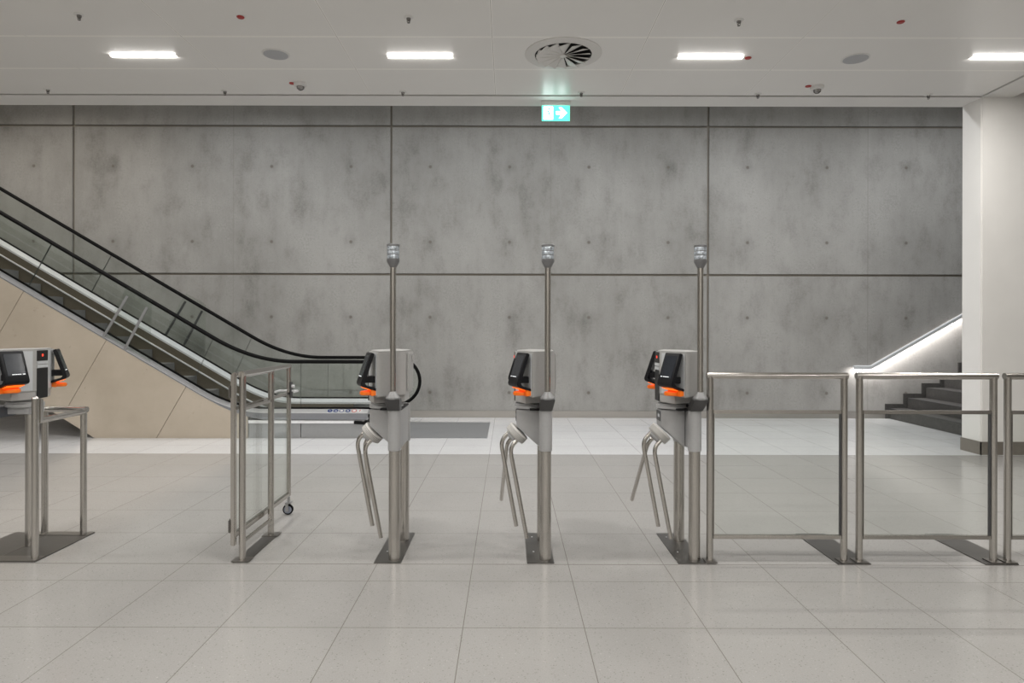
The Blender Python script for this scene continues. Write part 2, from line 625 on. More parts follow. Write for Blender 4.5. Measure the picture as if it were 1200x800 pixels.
# back wall of cast panels with sealant joints
m = MB(); m.box(-14, 11.5, YB + 0.03, YB + 0.3, 0, HALL_Z)
struct(m, 'wall_back_joint', 'joint')
m = MB()
xs = [-14.0] + [-12.60, -7.29, -1.97, 3.336, 8.65] + [11.5]
zs = [0.0, 2.39, 4.87, HALL_Z]
g = 0.016
for a, c in zip(xs, xs[1:]):
    for z0, z1 in zip(zs, zs[1:]):
        m.box(a + g, c - g, YB, YB + 0.05, z0 + (g if z0 else 0), z1 - g, 0.006)
struct(m, 'wall_back', 'concrete')
m = MB(); m.box(-14, 6.30, YB - 0.014, YB, 0.0, 0.112, 0.002)
struct(m, 'baseboard_back', 'alu_skirting')
m = MB(); m.box(-14.2, -14, -6, YB + 0.3, 0, HALL_Z)
struct(m, 'wall_left', 'plaster_grey')
m = MB(); m.box(11.2, 11.4, -6, YB + 0.3, 0, HALL_Z)
struct(m, 'wall_right', 'plaster_grey')
m = MB(); m.box(-14, 11.5, -6.2, -6, 0, HALL_Z)
struct(m, 'wall_front', 'plaster_grey')
m = MB(); m.box(-14, 11.5, YP + PD, YB + 0.3, HALL_Z, HALL_Z + 0.1)
struct(m, 'ceiling_hall', 'plaster_grey')


# ------------------------------------------------------------------ staircase behind the portal wall
st = thing('staircase', 'dark granite stairs rising behind the white portal pillar', 'staircase', (6.36, 9.6, 0))
SX, RUN, RISE = 6.365, 0.305, 0.1735
SY0, SY1 = 8.20, YB - 0.022
NST = 13
for k in range(NST):
    m = MB()
    m.box(SX + k * RUN, SX + (k + 1) * RUN + 0.02, SY0, SY1, k * RISE if k < 2 else (k - 2) * RISE, (k + 1) * RISE, 0.004)
    m.build('stair_step', 'granite', st)
m = MB()
pts = [(SX - 0.065, 0.0)]
for k in range(NST):
    pts.append((SX - 0.065 + k * RUN, (k + 1) * RISE + 0.072))
    pts.append((SX - 0.065 + (k + 1) * RUN, (k + 1) * RISE + 0.072))
pts.append((SX - 0.065 + NST * RUN, 0.0))
m.prism(pts, YB - 0.022, YB - 0.001, 'Y')
m.build('stepped_skirting', 'granite', st, label='stepped dark granite skirting along the concrete wall')
for k in range(NST):
    m = MB(); m.box(SX + k * RUN - 0.003, SX + k * RUN + 0.022, SY0, SY1 - 0.02, (k + 1) * RISE - 0.001, (k + 1) * RISE + 0.003)
    m.build('nosing_strip', 'dark_grey', st)

hr = thing('wall_handrail', 'sloping wall handrail with a light strip beneath, above dark stairs', 'handrail', (6.6, YB - 0.09, 1.0))
HY = YB - 0.11
hp = [(5.72, HY, 0.872), (6.005, HY, 0.872)]
for k in range(1, 9):
    hp.append((6.005 + k * 0.46, HY, 0.872 + k * 0.46 * 0.57))
m = MB(); m.tube(hp, 0.021)
m.build('rail', 'head_light', hr)
m = MB(); m.tube([(p[0], p[1] - 0.016, p[2] - 0.026) for p in hp], 0.005, 8, flat=(0.0035, 0.013))
m.build('rail_lip', 'head_light', hr)
m = MB(); m.tube([(p[0], p[1] + 0.008, p[2] - 0.023) for p in hp], 0.005, 8, flat=(0.010, 0.004))
m.build('light_strip', 'rail_led', hr, label='glowing white light strip under the rail')
for q0, q1 in ((hp[0], hp[1]), (hp[1], hp[4]), (hp[4], hp[8])):
    a, c = Vector(q0), Vector(q1)
    d = (c - a).normalized()
    up = Vector((0, -0.25, 1)).normalized()
    zax = (up - d * up.dot(d)).normalized()
    yax = zax.cross(d)
    ll = area_lamp('lamp_light', hr, ((c - a).length, .012), RAIL_POWER * (c - a).length, (1.0, .95, .92), (a + c) / 2 + Vector((0, .008, -.030)))
    ll.rotation_euler = Matrix((d, yax, zax)).transposed().to_euler()
for bx, bz in ((5.86, 0.872), (7.4, 0.872 + 1.395 * 0.57), (8.9, 0.872 + 2.895 * 0.57)):
    m = MB()
    m.tube([(bx, HY, bz - 0.02), (bx, HY, bz - 0.075), (bx, HY + 0.03, bz - 0.09), (bx, YB - 0.004, bz - 0.09)], 0.008, 10)
    m.cyl((bx, YB - 0.010, bz - 0.09), (bx, YB, bz - 0.09), 0.035)
    m.build('bracket', 'alu', hr)


# ------------------------------------------------------------------ escalator
def ramp_z(x, zf, xi, s=0.585, w=0.5):
    t = xi - x
    if t <= -w:
        return zf
    if t >= w:
        return zf + s * t
    return zf + s * (t + w) ** 2 / (4 * w)


XL = -10.2
deck_z = lambda x: ramp_z(x, 0.345, -3.72, 0.585, 0.45)
rail_z = lambda x: ramp_z(x, 1.030, -3.47, 0.585, 0.55)
nose_z = lambda x: ramp_z(x, 0.0, -3.54, 0.585, 0.30)


def xsamples(x0, x1):
    out, x = [], x0
    while x < x1 - 1e-6:
        out.append(x)
        x += 0.06 if -4.4 < x < -2.8 else 0.5
    return out + [x1]


esc = thing('escalator', 'glass sided escalator with black handrails climbing along the concrete wall', 'escalator', (-3.4, 9.65, 0))
YN, YF = 8.95, 10.30          # glass planes, near and far
XE = -1.755                   # centre of the newel arc
RN = 0.365
XD = -1.90                    # deck end


def clip(poly, px, pz, nx, nz):
    """keep the side where (p-P).n >= 0"""
    out = []
    for i in range(len(poly)):
        a, c = poly[i], poly[(i + 1) % len(poly)]
        da = (a[0] - px) * nx + (a[1] - pz) * nz
        dc = (c[0] - px) * nx + (c[1] - pz) * nz
        if da >= 0:
            out.append(a)
        if da * dc < 0:
            t = da / (da - dc)
            out.append((a[0] + t * (c[0] - a[0]), a[1] + t * (c[1] - a[1])))
    return out


# cladding of the near side, in panels
SOFF_X = -5.585
XCL = -3.52
und = lambda x: max(0.0, (SOFF_X - x) * 0.62)
blend = lambda x: min(1, max(0, (x + 4.0) / 0.7))
drop = lambda x: 0.024 + 0.068 * blend(x)
top_pts = [(x, deck_z(x) - drop(x)) for x in xsamples(XL, XCL)]
body = top_pts + [(XCL, 0.0), (SOFF_X, 0.0), (XL, und(XL))]
cuts = [(-8.15, 2.90), (-6.54, 1.978), (-5.42, 1.325), (-4.338, 0.71)]
nrm = (0.868, -0.497)
for i in range(len(cuts) + 1):
    p = body
    if i > 0:
        p = clip(p, cuts[i - 1][0] + 0.004, cuts[i - 1][1], *nrm)
    if i < len(cuts):
        p = clip(p, cuts[i][0] - 0.004, cuts[i][1], -nrm[0], -nrm[1])
    m = MB(); m.prism(p, 8.86, 8.90, 'Y')
    m.build('cladding_panel', 'cladding', esc)
# truss core and soffit
m = MB()
core = [(x, nose_z(x) - 0.34) for x in xsamples(XL, -4.35)]
core = [(x, max(z, und(x) + 0.02)) for x, z in core] + [(-4.35, 0.004), (SOFF_X + 0.02, 0.004), (XL, und(XL) + 0.02)]
m.prism(core, 8.902, 10.46, 'Y')
m.build('truss', 'truss_dark', esc)
m = MB()
m.prism([(SOFF_X, 0.0), (XL, und(XL)), (XL, und(XL) + 0.018), (SOFF_X + 0.03, 0.0)], 8.862, 10.5, 'Y')
m.build('soffit', 'cladding', esc)
m = MB()
farbody = [(x, deck_z(x) - 0.04) for x in xsamples(XL, -2.0)] + [(-2.0, 0.0), (SOFF_X, 0.0), (XL, und(XL))]
m.prism(farbody, 10.46, 10.5, 'Y')
m.build('rear_cladding', 'cladding', esc)
# steel base under the flat end
for a, c in ((XCL + 0.005, -2.815), (-2.807, -1.93)):
    m = MB(); m.box(a, c, 8.895, 8.93, 0.0, 0.198, 0.002)
    m.build('base_panel', 'alu_grey', esc, label='grey metal base panel')
m = MB(); m.box(XCL + 0.005, -1.95, 8.872, 8.93, 0.200, 0.240)
m.build('reveal_strip', 'sticker_white', esc, label='pale metal strip under the deck')
for ya, yb in ((8.93, 9.16), (10.19, 10.46)):
    m = MB(); m.box(XCL, -1.97, ya, yb, 0.0, 0.25)
    m.build('plinth', 'truss_dark', esc)
# landing plate
m = MB(); m.box(-3.45, -0.29, 8.90, 10.40, 0.0, 0.006)
m.build('landing_plate', plain('landing_plate', (0.23, 0.235, 0.24), 0.5, 0.4, var=0.15, scale=120), esc, label='grey metal landing plate in the floor')
# decks, skirts, gaskets, glass, handrails
JT = [(-9.2, -9.52), (-6.225, -6.54), (-4.024, -4.30), (-2.829, -2.829)]


def glass_pts(x, zfun, off):
    return (x, zfun(x) + off)


for side, yg, sg in (('near', YN, -1), ('far', YF, 1)):
    # outer and inner deck: section leaning down from the glass
    for dirn in (-1, 1):
        outer = (dirn == sg)
        wdt = (0.08 if yg < 9.5 else 0.15) if outer else 0.105
        m = MB()

        def sec(p, dirn=dirn, wdt=wdt, outer=outer, yg=yg):
            lo = -drop(p[0]) if outer else -0.03
            a = yg + dirn * 0.010
            e = yg + dirn * (0.010 + wdt)
            hi = 0.045 if not outer else 0.014 + 0.031 * blend(p[0])
            return [(a, hi), (e, 0.0), (e, lo), (a, lo)]
        m.sweep(sec, [(x, deck_z(x)) for x in xsamples(XL, XD)])
        m.build('outer_deck' if outer else 'inner_deck', 'alu', esc)
        if outer:
            e = yg + dirn * (0.010 + wdt)
            m = MB(); m.sweep(lambda p, e=e, dirn=dirn: [(e, -0.006), (e + dirn * 0.003, -0.006), (e + dirn * 0.003, -drop(p[0]) + 0.002), (e, -drop(p[0]) + 0.002)], [(x, deck_z(x)) for x in xsamples(XL, XD)])
            m.build('deck_fascia', 'fascia', esc, label='metal edge of the deck, darkened as if mirroring the dim hall')
    # black gasket at the foot of the glass
    m = MB(); m.sweep([(yg - 0.014, 0.040), (yg + 0.014, 0.040), (yg + 0.014, 0.066), (yg - 0.014, 0.066)], [(x, deck_z(x)) for x in xsamples(XL, XD + 0.02)])
    m.build('gasket', 'rubber', esc)
    # inner skirt panel with a bright brush strip
    ys = yg - sg * 0.118
    m = MB(); m.sweep([(ys, -0.03), (ys + sg * 0.012, -0.03), (ys + sg * 0.012, -0.40), (ys, -0.40)], [(x, deck_z(x)) for x in xsamples(XL, -2.4)])
    m.build('skirt_panel', 'skirt_brown', esc)
    m = MB(); m.sweep([(ys, -0.150), (ys - sg * 0.022, -0.154), (ys - sg * 0.022, -0.172), (ys, -0.176)], [(x, deck_z(x)) for x in xsamples(XL, -2.6)])
    m.build('brush_strip', 'alu', esc)
    # glass panels
    for i in range(len(JT) + 1):
        xb0, xt0 = (XL, XL + 0.32) if i == 0 else (JT[i - 1][1] + 0.004, JT[i - 1][0] + 0.004)
        if i < len(JT):
            xt1, xb1 = JT[i][0] - 0.004, JT[i][1] - 0.004
            bot = [(x, deck_z(x) + 0.05) for x in xsamples(xb0, xb1)]
            top = [(x, rail_z(x) - 0.012) for x in xsamples(xt0, xt1)][::-1]
            poly = bot + top
        else:
            bot = [(x, deck_z(x) + 0.05) for x in xsamples(xb0, XE + 0.18)]
            arc = [(XE + (RN - 0.012) * math.cos(a), 0.661 + (RN - 0.012) * math.sin(a)) for a in [R(-48 + 138 * k / 14) for k in range(15)]]
            top = [(x, rail_z(x) - 0.012) for x in xsamples(xt0, XE - 0.05)][::-1]
            poly = bot + arc + top
        m = MB(); m.prism(poly, yg - 0.006, yg + 0.006, 'Y')
        go = m.build('glass_panel', 'glass_esc', esc)
        go.data.materials.append(M['glass_edge'])
        for pf in go.data.polygons:
            if abs(pf.normal.y) < .5:
                pf.material_index = 1
    # handrail
    path = [(x, yg, rail_z(x)) for x in xsamples(XL, XE - 0.03)]
    path += [(XE + RN * math.cos(a), yg, 0.661 + RN * math.sin(a)) for a in [R(90 - 180 * k / 24) for k in range(25)]]
    path += [(XE - 0.15, yg, 0.292), (XE - 0.22, yg, 0.286)]
    m = MB(); m.tube(path, 0.03, 16, flat=(0.040, 0.026))
    m.build('handrail', 'rubber', esc, label='black rubber handrail')
    m = MB(); m.tube([(-2.08, yg - 0.05, 0.215), (-1.99, yg - 0.05, 0.213), (-1.915, yg - 0.05, 0.203)], 0.03, 12, flat=(0.06, 0.026))
    m.build('handrail_inlet', 'rubber', esc)
# steps
k = 0
while True:
    xk = -2.75 - 0.345 * k
    if xk < XL + 0.4:
        break
    z = nose_z(xk)
    m = MB()
    zc = nose_z(xk - 0.345)
    m.box(xk - 0.36, xk, 9.085, 10.165, z - 0.235, z, 0.004)
    m.build('step', 'step', esc)
    k += 1
# safety pictograms on the deck
deck_top = lambda y: 0.345 + 0.045 * (y - (YN - 0.09)) / 0.08


for i, px in enumerate((387, 393.8, 400.6, 408, 415.3)):
    m = MB()
    cx = (px - 596) / FPX * 8.90
    tilt = Matrix.Rotation(math.atan2(0.045, 0.08), 4, 'X')
    base = Matrix.Translation((cx, 8.90, deck_top(8.90) + 0.0005)) @ tilt
    bb = bmesh.new()
    bmesh.ops.create_cone(bb, cap_ends=True, segments=24, radius1=0.033, radius2=0.033, depth=0.003)
    m._merge(bb, base)
    s = m.build('safety_sticker', 'sticker_red' if i == 4 else 'sticker_blue', esc, label='round red safety sticker' if i == 4 else 'round blue safety sticker')
    m = MB()
    bb = bmesh.new()
    if i == 4:
        bmesh.ops.create_cone(bb, cap_ends=True, segments=20, radius1=0.024, radius2=0.024, depth=0.003)
    elif i == 0:
        bmesh.ops.create_cube(bb, size=1.0, matrix=Matrix.Diagonal((0.020, 0.012, 0.003, 1)))
    elif i == 1:
        bmesh.ops.create_cube(bb, size=1.0, matrix=Matrix.Translation((0.003, -0.005, 0)) @ Matrix.Diagonal((0.030, 0.018, 0.003, 1)))
    elif i == 2:
        bmesh.ops.create_cone(bb, cap_ends=True, segments=20, radius1=0.023, radius2=0.023, depth=0.003)
    else:
        bmesh.ops.create_cone(bb, cap_ends=True, segments=3, radius1=0.022, radius2=0.022, depth=0.003)
    m._merge(bb, base @ Matrix.Translation((0, 0, 0.0012)))
    m.build('pictogram', 'sticker_white', s)
m = MB()
cx = (422 - 596) / FPX * 8.90
m.prism([(cx - 0.03, -0.03), (cx + 0.03, -0.03), (cx + 0.03, 0.03), (cx - 0.03, 0.03)], 0, 0.002, 'Z', mtx=Matrix.Translation((0, 8.90, deck_top(8.90))) @ Matrix.Rotation(math.atan2(0.045, 0.08), 4, 'X'))
s = m.build('safety_sticker', 'sticker_white', esc, label='square white safety sticker with a red mark')
m = MB()
m.prism([(cx - 0.005, -0.016), (cx + 0.003, -0.016), (cx + 0.008, 0.022), (cx - 0.004, 0.022)], 0.001, 0.003, 'Z', mtx=Matrix.Translation((0, 8.90, deck_top(8.90))) @ Matrix.Rotation(math.atan2(0.045, 0.08), 4, 'X'))
m.build('pictogram', 'sticker_red', s)
# clear anti-climb guards with two struts, on both outer decks
for y0, nm in ((8.872, 'near'), (10.470, 'far')):
    m = MB()
    m.prism([(-5.48, 1.40), (-4.84, 1.03), (-4.82, 1.842), (-4.86, 1.885), (-5.13, 2.035), (-5.175, 2.01)], y0 - 0.004, y0 + 0.004, 'Y')
    pl = m.build('climb_guard', 'glass_clear', esc, label='clear climb guard plate on two slanted bars')
    for (x0, z0), (x1, z1) in (((-5.475, 1.345), (-5.143, 1.911)), ((-5.185, 1.18), (-4.878, 1.761))):
        m = MB()
        d = Vector((x1 - x0, 0, z1 - z0)).normalized()
        px, pz = -d.z * 0.018, d.x * 0.018
        m.prism([(x0 + px, z0 + pz), (x1 + px, z1 + pz), (x1 - px, z1 - pz), (x0 - px, z0 - pz)], y0 - 0.016, y0 - 0.004, 'Y', 0.002)
        m.build('strut', 'dark_grey' if nm == 'far' else 'alu_grey', pl)  # far bars coloured darker for their dimming behind two glass panes

# ------------------------------------------------------------------ turnstiles
YT = 4.39


def reader(head, sgn_y):
    """display hood, screen and orange ticket slot on one slanted face of the head (local coords about the head axis)"""
    cx, cy = -0.1425 + 0.387 * 0.042, -0.185 - 0.922 * 0.042
    n = Vector((-0.922, -0.387, 0))
    t = Vector((0.387, -0.922, 0))

    mtx = Matrix(((t.x, n.x, 0, cx), (t.y, n.y, 0, cy), (0, 0, 1, 0), (0, 0, 0, 1)))
    if sgn_y < 0:
        mtx = Matrix.Diagonal((1, -1, 1, 1)) @ mtx
    base = head_base @ mtx

    def pr(poly, u0, u1, bev=0.0):
        m = MB(); m.prism(poly, u0, u1, 'X', bev, mtx=base)
        bmesh.ops.recalc_face_normals(m.bm, faces=m.bm.faces)
        return m
    hood = [(.012, 1.320), (.030, 1.328), (.036, 1.322), (.097, 1.140), (.097, 1.128), (.090, 1.117), (.0, 1.088), (.0, 1.104), (.060, 1.122), (.072, 1.140)]
    pr(hood, -0.068, 0.084, 0.003).build('display_hood', 'black', head, label='black tilted display hood')
    m = pr([(.0, 1.138), (.074, 1.138), (.060, 1.178), (.0, 1.178)], -0.045, 0.05, 0.003)
    m.build('display_mount', 'black', head)
    # screen lying on the slanted outer face
    a, c = Vector((.036, 1.322)), Vector((.097, 1.140))
    d = (a - c)
    nn = Vector((-d.y, d.x)).normalized()
    if nn.x < 0:
        nn = -nn
    P = lambda f, off: (c.x + d.x * f + nn.x * off, c.y + d.y * f + nn.y * off)
    pr([P(.17, -0.001), P(.93, -0.001), P(.93, .0016), P(.17, .0016)], -0.050, 0.064).build('screen', 'screen', head, label='dark portrait screen')
    m = MB()
    for u0, u1 in ((-0.046, -0.030), (-0.020, -0.011), (-0.008, 0.001), (0.004, 0.013), (0.016, 0.024), (0.027, 0.036)):
        m.prism([P(.20, .001), P(.222, .001), P(.222, .0022), P(.20, .0022)], u0, u1, 'X', mtx=base)
    m.build('screen_text', 'white_mark', head, label='line of white text on the screen')
    m = pr([(0, 1.062), (.030, 1.056), (.034, 1.094), (.028, 1.097), (0, 1.088)], -0.045, 0.080, 0.003)
    m.build('ticket_slot', 'orange', head, label='orange ticket slot')
    m = pr([(.030, 1.090), (.030, 1.0935), (.074, 1.1085), (.074, 1.105)], -0.050, 0.060)
    m.build('slot_light', 'orange_glow', head, label='glowing orange light over the slot')
    # tongue
    m = MB()
    tp = []
    for k in range(13):
        an = PI * k / 12
        tp.append((0.006 + 0.048 * math.cos(an), 0.028 + 0.062 * math.sin(an)))
    m.prism([(u, w) for u, w in tp] , 1.060, 1.084, 'Z', 0.005, mtx=base)
    bmesh.ops.recalc_face_normals(m.bm, faces=m.bm.faces)
    m.build('slot_tongue', 'orange', head, label='orange rounded tongue of the slot')


HEX = [(-.195, -.06), (-.09, -.31), (.062, -.15), (.066, .14), (-.09, .31), (-.195, .06)]
head_base = Matrix.Identity(4)


def build_head(root):
    m = MB()
    m.prism(HEX, 1.050, 1.328, 'Z', 0.004)
    core = [(-.192, -.058), (-.128, -.205), (.0, -.12), (.05, -.10), (.05, .10), (.0, .12), (-.128, .205), (-.192, .058)]
    m.prism(core, 1.000, 1.052, 'Z', 0.003)
    m.prism([(x * 0.93 + .0, y * 0.93) for x, y in HEX], 1.327, 1.335, 'Z', 0.003)
    if head_base != Matrix.Identity(4):
        bmesh.ops.transform(m.bm, matrix=head_base, verts=m.bm.verts)
        bmesh.ops.recalc_face_normals(m.bm, faces=m.bm.faces)
    head = m.build('reader_head', 'head_silver', root, label='silver six-sided reader head', angle=20)

    def sub(mb, *a, **k):
        if head_base != Matrix.Identity(4):
            bmesh.ops.transform(mb.bm, matrix=head_base, verts=mb.bm.verts)
            bmesh.ops.recalc_face_normals(mb.bm, faces=mb.bm.faces)
        return mb.build(*a, **k)
    m = MB()
    m.box(-.199, -.194, -.056, .056, 1.255, 1.325, 0.001)
    m.box(-.199, -.194, -.056, .056, 1.003, 1.205, 0.001)
    sub(m, 'status_panel', 'panel_black', head, label='black status panel on the narrow front')
    m = MB(); m.box(-.201, -.194, -.056, .056, 1.208, 1.228, 0.001); m.box(-.201, -.194, -.056, .056, 1.233, 1.252, 0.001)
    sub(m, 'trim_bars', 'head_light', head)
    m = MB(); m.box(-.2015, -.198, -.008, .004, 1.285, 1.300)
    sub(m, 'status_led', 'red_led', head, label='red status light')
    # pale inner plates behind the display hoods
    for s in (1, -1):
        t = Vector((0.387, -0.922)); n = Vector((-0.922, -0.387)); c = Vector((-.1425, -.185))
        q = []
        for u, w in ((-0.11, 0.0), (0.125, 0.0), (0.125, 0.003), (-0.11, 0.003)):
            p = c + t * u + n * w
            q.append((p.x, p.y * s))
        m = MB(); m.prism(q, 1.06, 1.322, 'Z')
        sub(m, 'face_plate', 'head_light', head)
    m = MB()
    m.box(.064, .075, -.10, .115, 1.07, 1.318, 0.003)
    m.box(.074, .081, .03, .10, 1.255, 1.300, 0.002)
    sub(m, 'side_cover', 'head_silver', head)
    for s in (1, -1):
        reader(head, s)
    return head


def build_turnstile():
    t = thing('tripod_turnstile', 'tripod turnstile', 'turnstile', (0, 0, 0), 'tripod turnstiles with alarm lamps')
    m = MB()
    m.box(-.118, .052, -.255, .355, 0.0, 0.006)
    m.build('floor_plate', 'steel_dark', t, label='dark steel floor plate')
    m = MB()
    for x, y in ((-.07, -.05), (-.07, .26)):
        m.cyl((x, y, .005), (x, y, .009), .006, seg=12)
    m.build('plate_bolt', 'alu', t)
    for y in (-.19, .19):
        m = MB(); m.cyl((0, y, .004), (0, y, .72), .0365, seg=32)
        m.build('post', 'steel', t)
        m = MB(); m.cyl((0, y, .70), (0, y, .958), .0425, seg=32, bev=.003)
        m.build('post_sleeve', 'grey_paint', t, label='grey painted sleeve over the post')
    # bracket body between the posts and the wedge towards the passage
    m = MB()
    m.box(-.026, .034, -.19, .19, .705, .952, .004)
    m.prism([(-.185, .946), (-.03, .946), (-.03, .700), (-.185, .838)], -.075, .075, 'Y', .004)
    br = m.build('bracket_body', 'grey_paint', t, label='grey wedge shaped drive housing')
    m = MB(); m.box(-.189, -.184, -.055, .055, .87, .935, .001)
    m.build('label_plate', 'dark_grey', br)
    m = MB(); m.box(-.190, -.187, -.040, .010, .895, .915)
    m.build('label_print', 'head_light', br)
    m = MB(); m.box(-.10, .036, -.16, .16, .951, .962)
    m.build('gap_plate', 'black', br)
    m = MB()
    m.lathe((-.088, 0, 0), [(.112, .955), (.112, .974), (.104, .978), (.104, .986), (.088, .990), (.088, 1.004)], 40)
    m.build('swivel_disc', 'grey_paint', t)
    m = MB(); m.cyl((-.02, -.10, .978), (-.02, -.128, .978), .012, seg=16, bev=.002)
    m.build('lock_knob', 'black', t)
    build_head(t)
    # lamp pole on a slanted adapter
    px, py = .006, -.29
    m = MB()
    b = bmesh.new()
    lo = [(-.040, -.235), (.040, -.235), (.040, -.155), (-.040, -.155)]
    hi = [(px - .046, py - .046), (px + .046, py - .046), (px + .046, py + .046), (px - .046, py + .046)]
    va = [b.verts.new((x, y, .958)) for x, y in lo]
    vb = [b.verts.new((x, y, 1.040)) for x, y in hi]
    b.faces.new(va[::-1]); b.faces.new(vb)
    for k in range(4):
        b.faces.new((va[k], va[(k + 1) % 4], vb[(k + 1) % 4], vb[k]))
    bmesh.ops.recalc_face_normals(b, faces=b.faces)
    bmesh.ops.bevel(b, geom=b.edges[:], offset=.004, segments=2, affect='EDGES')
    m._merge(b)
    ad = m.build('pole_adapter', 'dark_grey', t, label='dark slanted pole adapter')
    m = MB(); m.lathe((px, py, 0), [(.046, 1.038), (.046, 1.048), (.022, 1.083), (.020, 1.086)], 32)
    m.build('adapter_cone', 'cone_grey', ad, angle=18)
    m = MB(); m.cyl((px, py, 1.05), (px, py, 1.885), .0185, seg=24)
    m.build('lamp_pole', 'steel', t)
    m = MB()
    m.lathe((px, py, 0), [(.019, 1.858), (.022, 1.862), (.040, 1.896), (.0405, 1.912), (.030, 1.913)], 32)
    m.lathe((px, py, 0), [(.036, 1.988), (.0405, 1.989), (.0405, 2.001), (.036, 2.005)], 32)
    for z in (1.935, 1.9605):
        m.cyl((px, py, z), (px, py, z + .004), .039, seg=32)
    lamp = m.build('alarm_lamp', 'lamp_grey', t, label='three tier alarm lamp')
    for z in (1.912, 1.9385, 1.964):
        m = MB()
        m.lathe((px, py, z), [(.037, 0), (.0385, .004), (.0375, .012), (.0385, .020), (.037, .0245)], 24)
        m.build('lens', 'lens', lamp, label='clear ribbed lens')
    # rotor: hub tilted 45 degrees and three drop arms
    ax = Vector((-1, 0, -1)).normalized()
    c0 = Vector((-.160, 0, .802))
    m = MB()
    prof = [(.060, 0.0), (.074, .004), (.0765, .012)]
    for k in range(4):
        z = .012 + k * .0095
        prof += [(.0765, z + .0055), (.0655, z + .0062), (.0655, z + .0088), (.0765, z + .0095)]
    prof += [(.070, .056), (.045, .060)]
    m.lathe(c0, prof, 40, ax)
    hub = m.build('rotor_hub', 'hub_white', t, label='white ribbed rotor hub')
    m = MB(); m.lathe(c0 + ax * .058, [(.050, 0), (.046, .016), (.030, .026)], 32, ax)
    m.build('hub_cap', 'grey_paint', hub)
    arms = [((-.228, .014, .790), (-.290, .016, .728), (-.183, .016, .157)),
            ((-.172, -.034, .748), (-.228, -.040, .692), (-.114, -.045, .095)),
            ((-.190, .048, .765), (-.245, .060, .710), (-.288, .40, .235))]
    for a, bnd, e in arms:
        a, bnd, e = Vector(a), Vector(bnd), Vector(e)
        pts = [a]
        d1 = (bnd - a)
        d2 = (e - bnd)
        s0 = bnd - d1 * .55
        s1 = bnd + d2.normalized() * .055
        for k in range(9):
            u = k / 8
            pts.append(s0 * (1 - u) ** 2 + bnd * 2 * u * (1 - u) + s1 * u * u)
        pts.append(e)
        m = MB(); m.tube(pts, .0138, 16)
        m.build('arm', 'steel', t)
    return t


proto = build_turnstile()
spots = [(-.727, 'tripod turnstile between the swing gate and the middle turnstile, overlapping the escalator newel'),
         (.238, 'middle tripod turnstile, standing below the green exit sign'),
         (1.190, 'tripod turnstile beside the framed glass barrier, both its readers in view')]
for i, (x, lab) in enumerate(spots):
    o = proto if i == 0 else copy_tree(proto)
    o.location = (x, YT, 0)
    o['label'] = lab

# pedestal reader by the escalator's low end: same head, turned the other way, on one post
ped = thing('ticket_pedestal', 'ticket reader pedestal on a single steel post inside a low guard rail', 'ticket reader', (-3.24, 4.45, 0))
m = MB(); m.box(-3.55, -2.98, 4.139, 4.738, 0.0, 0.006)
m.build('floor_plate', 'steel_dark', ped, label='wide dark steel floor plate')
m = MB()
m.box(-3.55, -2.98, 4.139, 4.235, 0.005, 0.010, .001)
m.build('plate_shoe', 'steel_edge', ped)
m = MB()
m.box(-3.40, -2.98, 4.66, 4.738, 0.005, 0.010, .001)
m.build('plate_shoe', 'steel_edge', ped)
m = MB(); m.box(-3.268, -3.262, 4.235, 4.66, 0.005, 0.0075); m.box(-3.55, -3.40, 4.40, 4.404, 0.005, 0.0075)
m.build('plate_seam', 'steel_edge', ped)
m = MB(); m.cyl((-3.228, 4.45, .004), (-3.228, 4.45, .90), .0365, seg=32)
m.build('post', 'steel', ped)
m = MB()
m.box(-3.40, -3.19, 4.38, 4.52, .90, .952, .004)
m.build('bracket_body', 'grey_paint', ped)
m = MB(); m.box(-3.46, -3.34, 4.30, 4.46, .885, .955, .003)
m.build('drive_box', plain('blue_grey_box', (0.13, 0.14, 0.16), .4, .3), ped)
m = MB(); m.lathe((-3.275, 4.45, 0), [(.112, .950), (.112, .970), (.104, .974), (.104, .984), (.088, .988), (.088, 1.004)], 40)
m.build('swivel_disc', 'grey_paint', ped)
head_base = Matrix.Translation((-3.363, 4.45, 0)) @ Matrix.Rotation(R(4), 4, 'Z') @ Matrix.Diagonal((-1, 1, 1, 1))
build_head(ped)
head_base = Matrix.Identity(4)

# ------------------------------------------------------------------ guard rail round the pedestal
gr = thing('guard_rail', 'low L shaped tubular steel guard rail around the ticket pedestal', 'guard rail', (-3.02, 4.43, 0))
for x, y, top in ((-3.02, 4.195, 1.025), (-3.028, 4.685, .902), (-3.315, 4.70, .902)):
    m = MB()
    m.cyl((x, y, .008), (x, y, top), .0212, seg=24)
    if top > 1:
        m.lathe((x, y, top), [(.0212, 0), (.017, .010), (.008, .015)], 24)
    m.build('post', 'steel', gr)
m = MB(); m.tube([(-3.02, 4.20, .882), (-3.028, 4.685, .882)], .0205, 20)
m.build('top_rail', 'steel', gr)
m = MB(); m.tube([(-3.028 + .02, 4.695, .895), (-3.315, 4.70, .895)], .0205, 20)
m.build('top_rail', 'steel', gr)
m = MB(); m.box(-3.012, -2.995, 4.205, 4.235, .87, 1.02, .003)
m.build('rail_bracket', 'steel', gr)

# ------------------------------------------------------------------ framed glass barriers
YG = 4.178


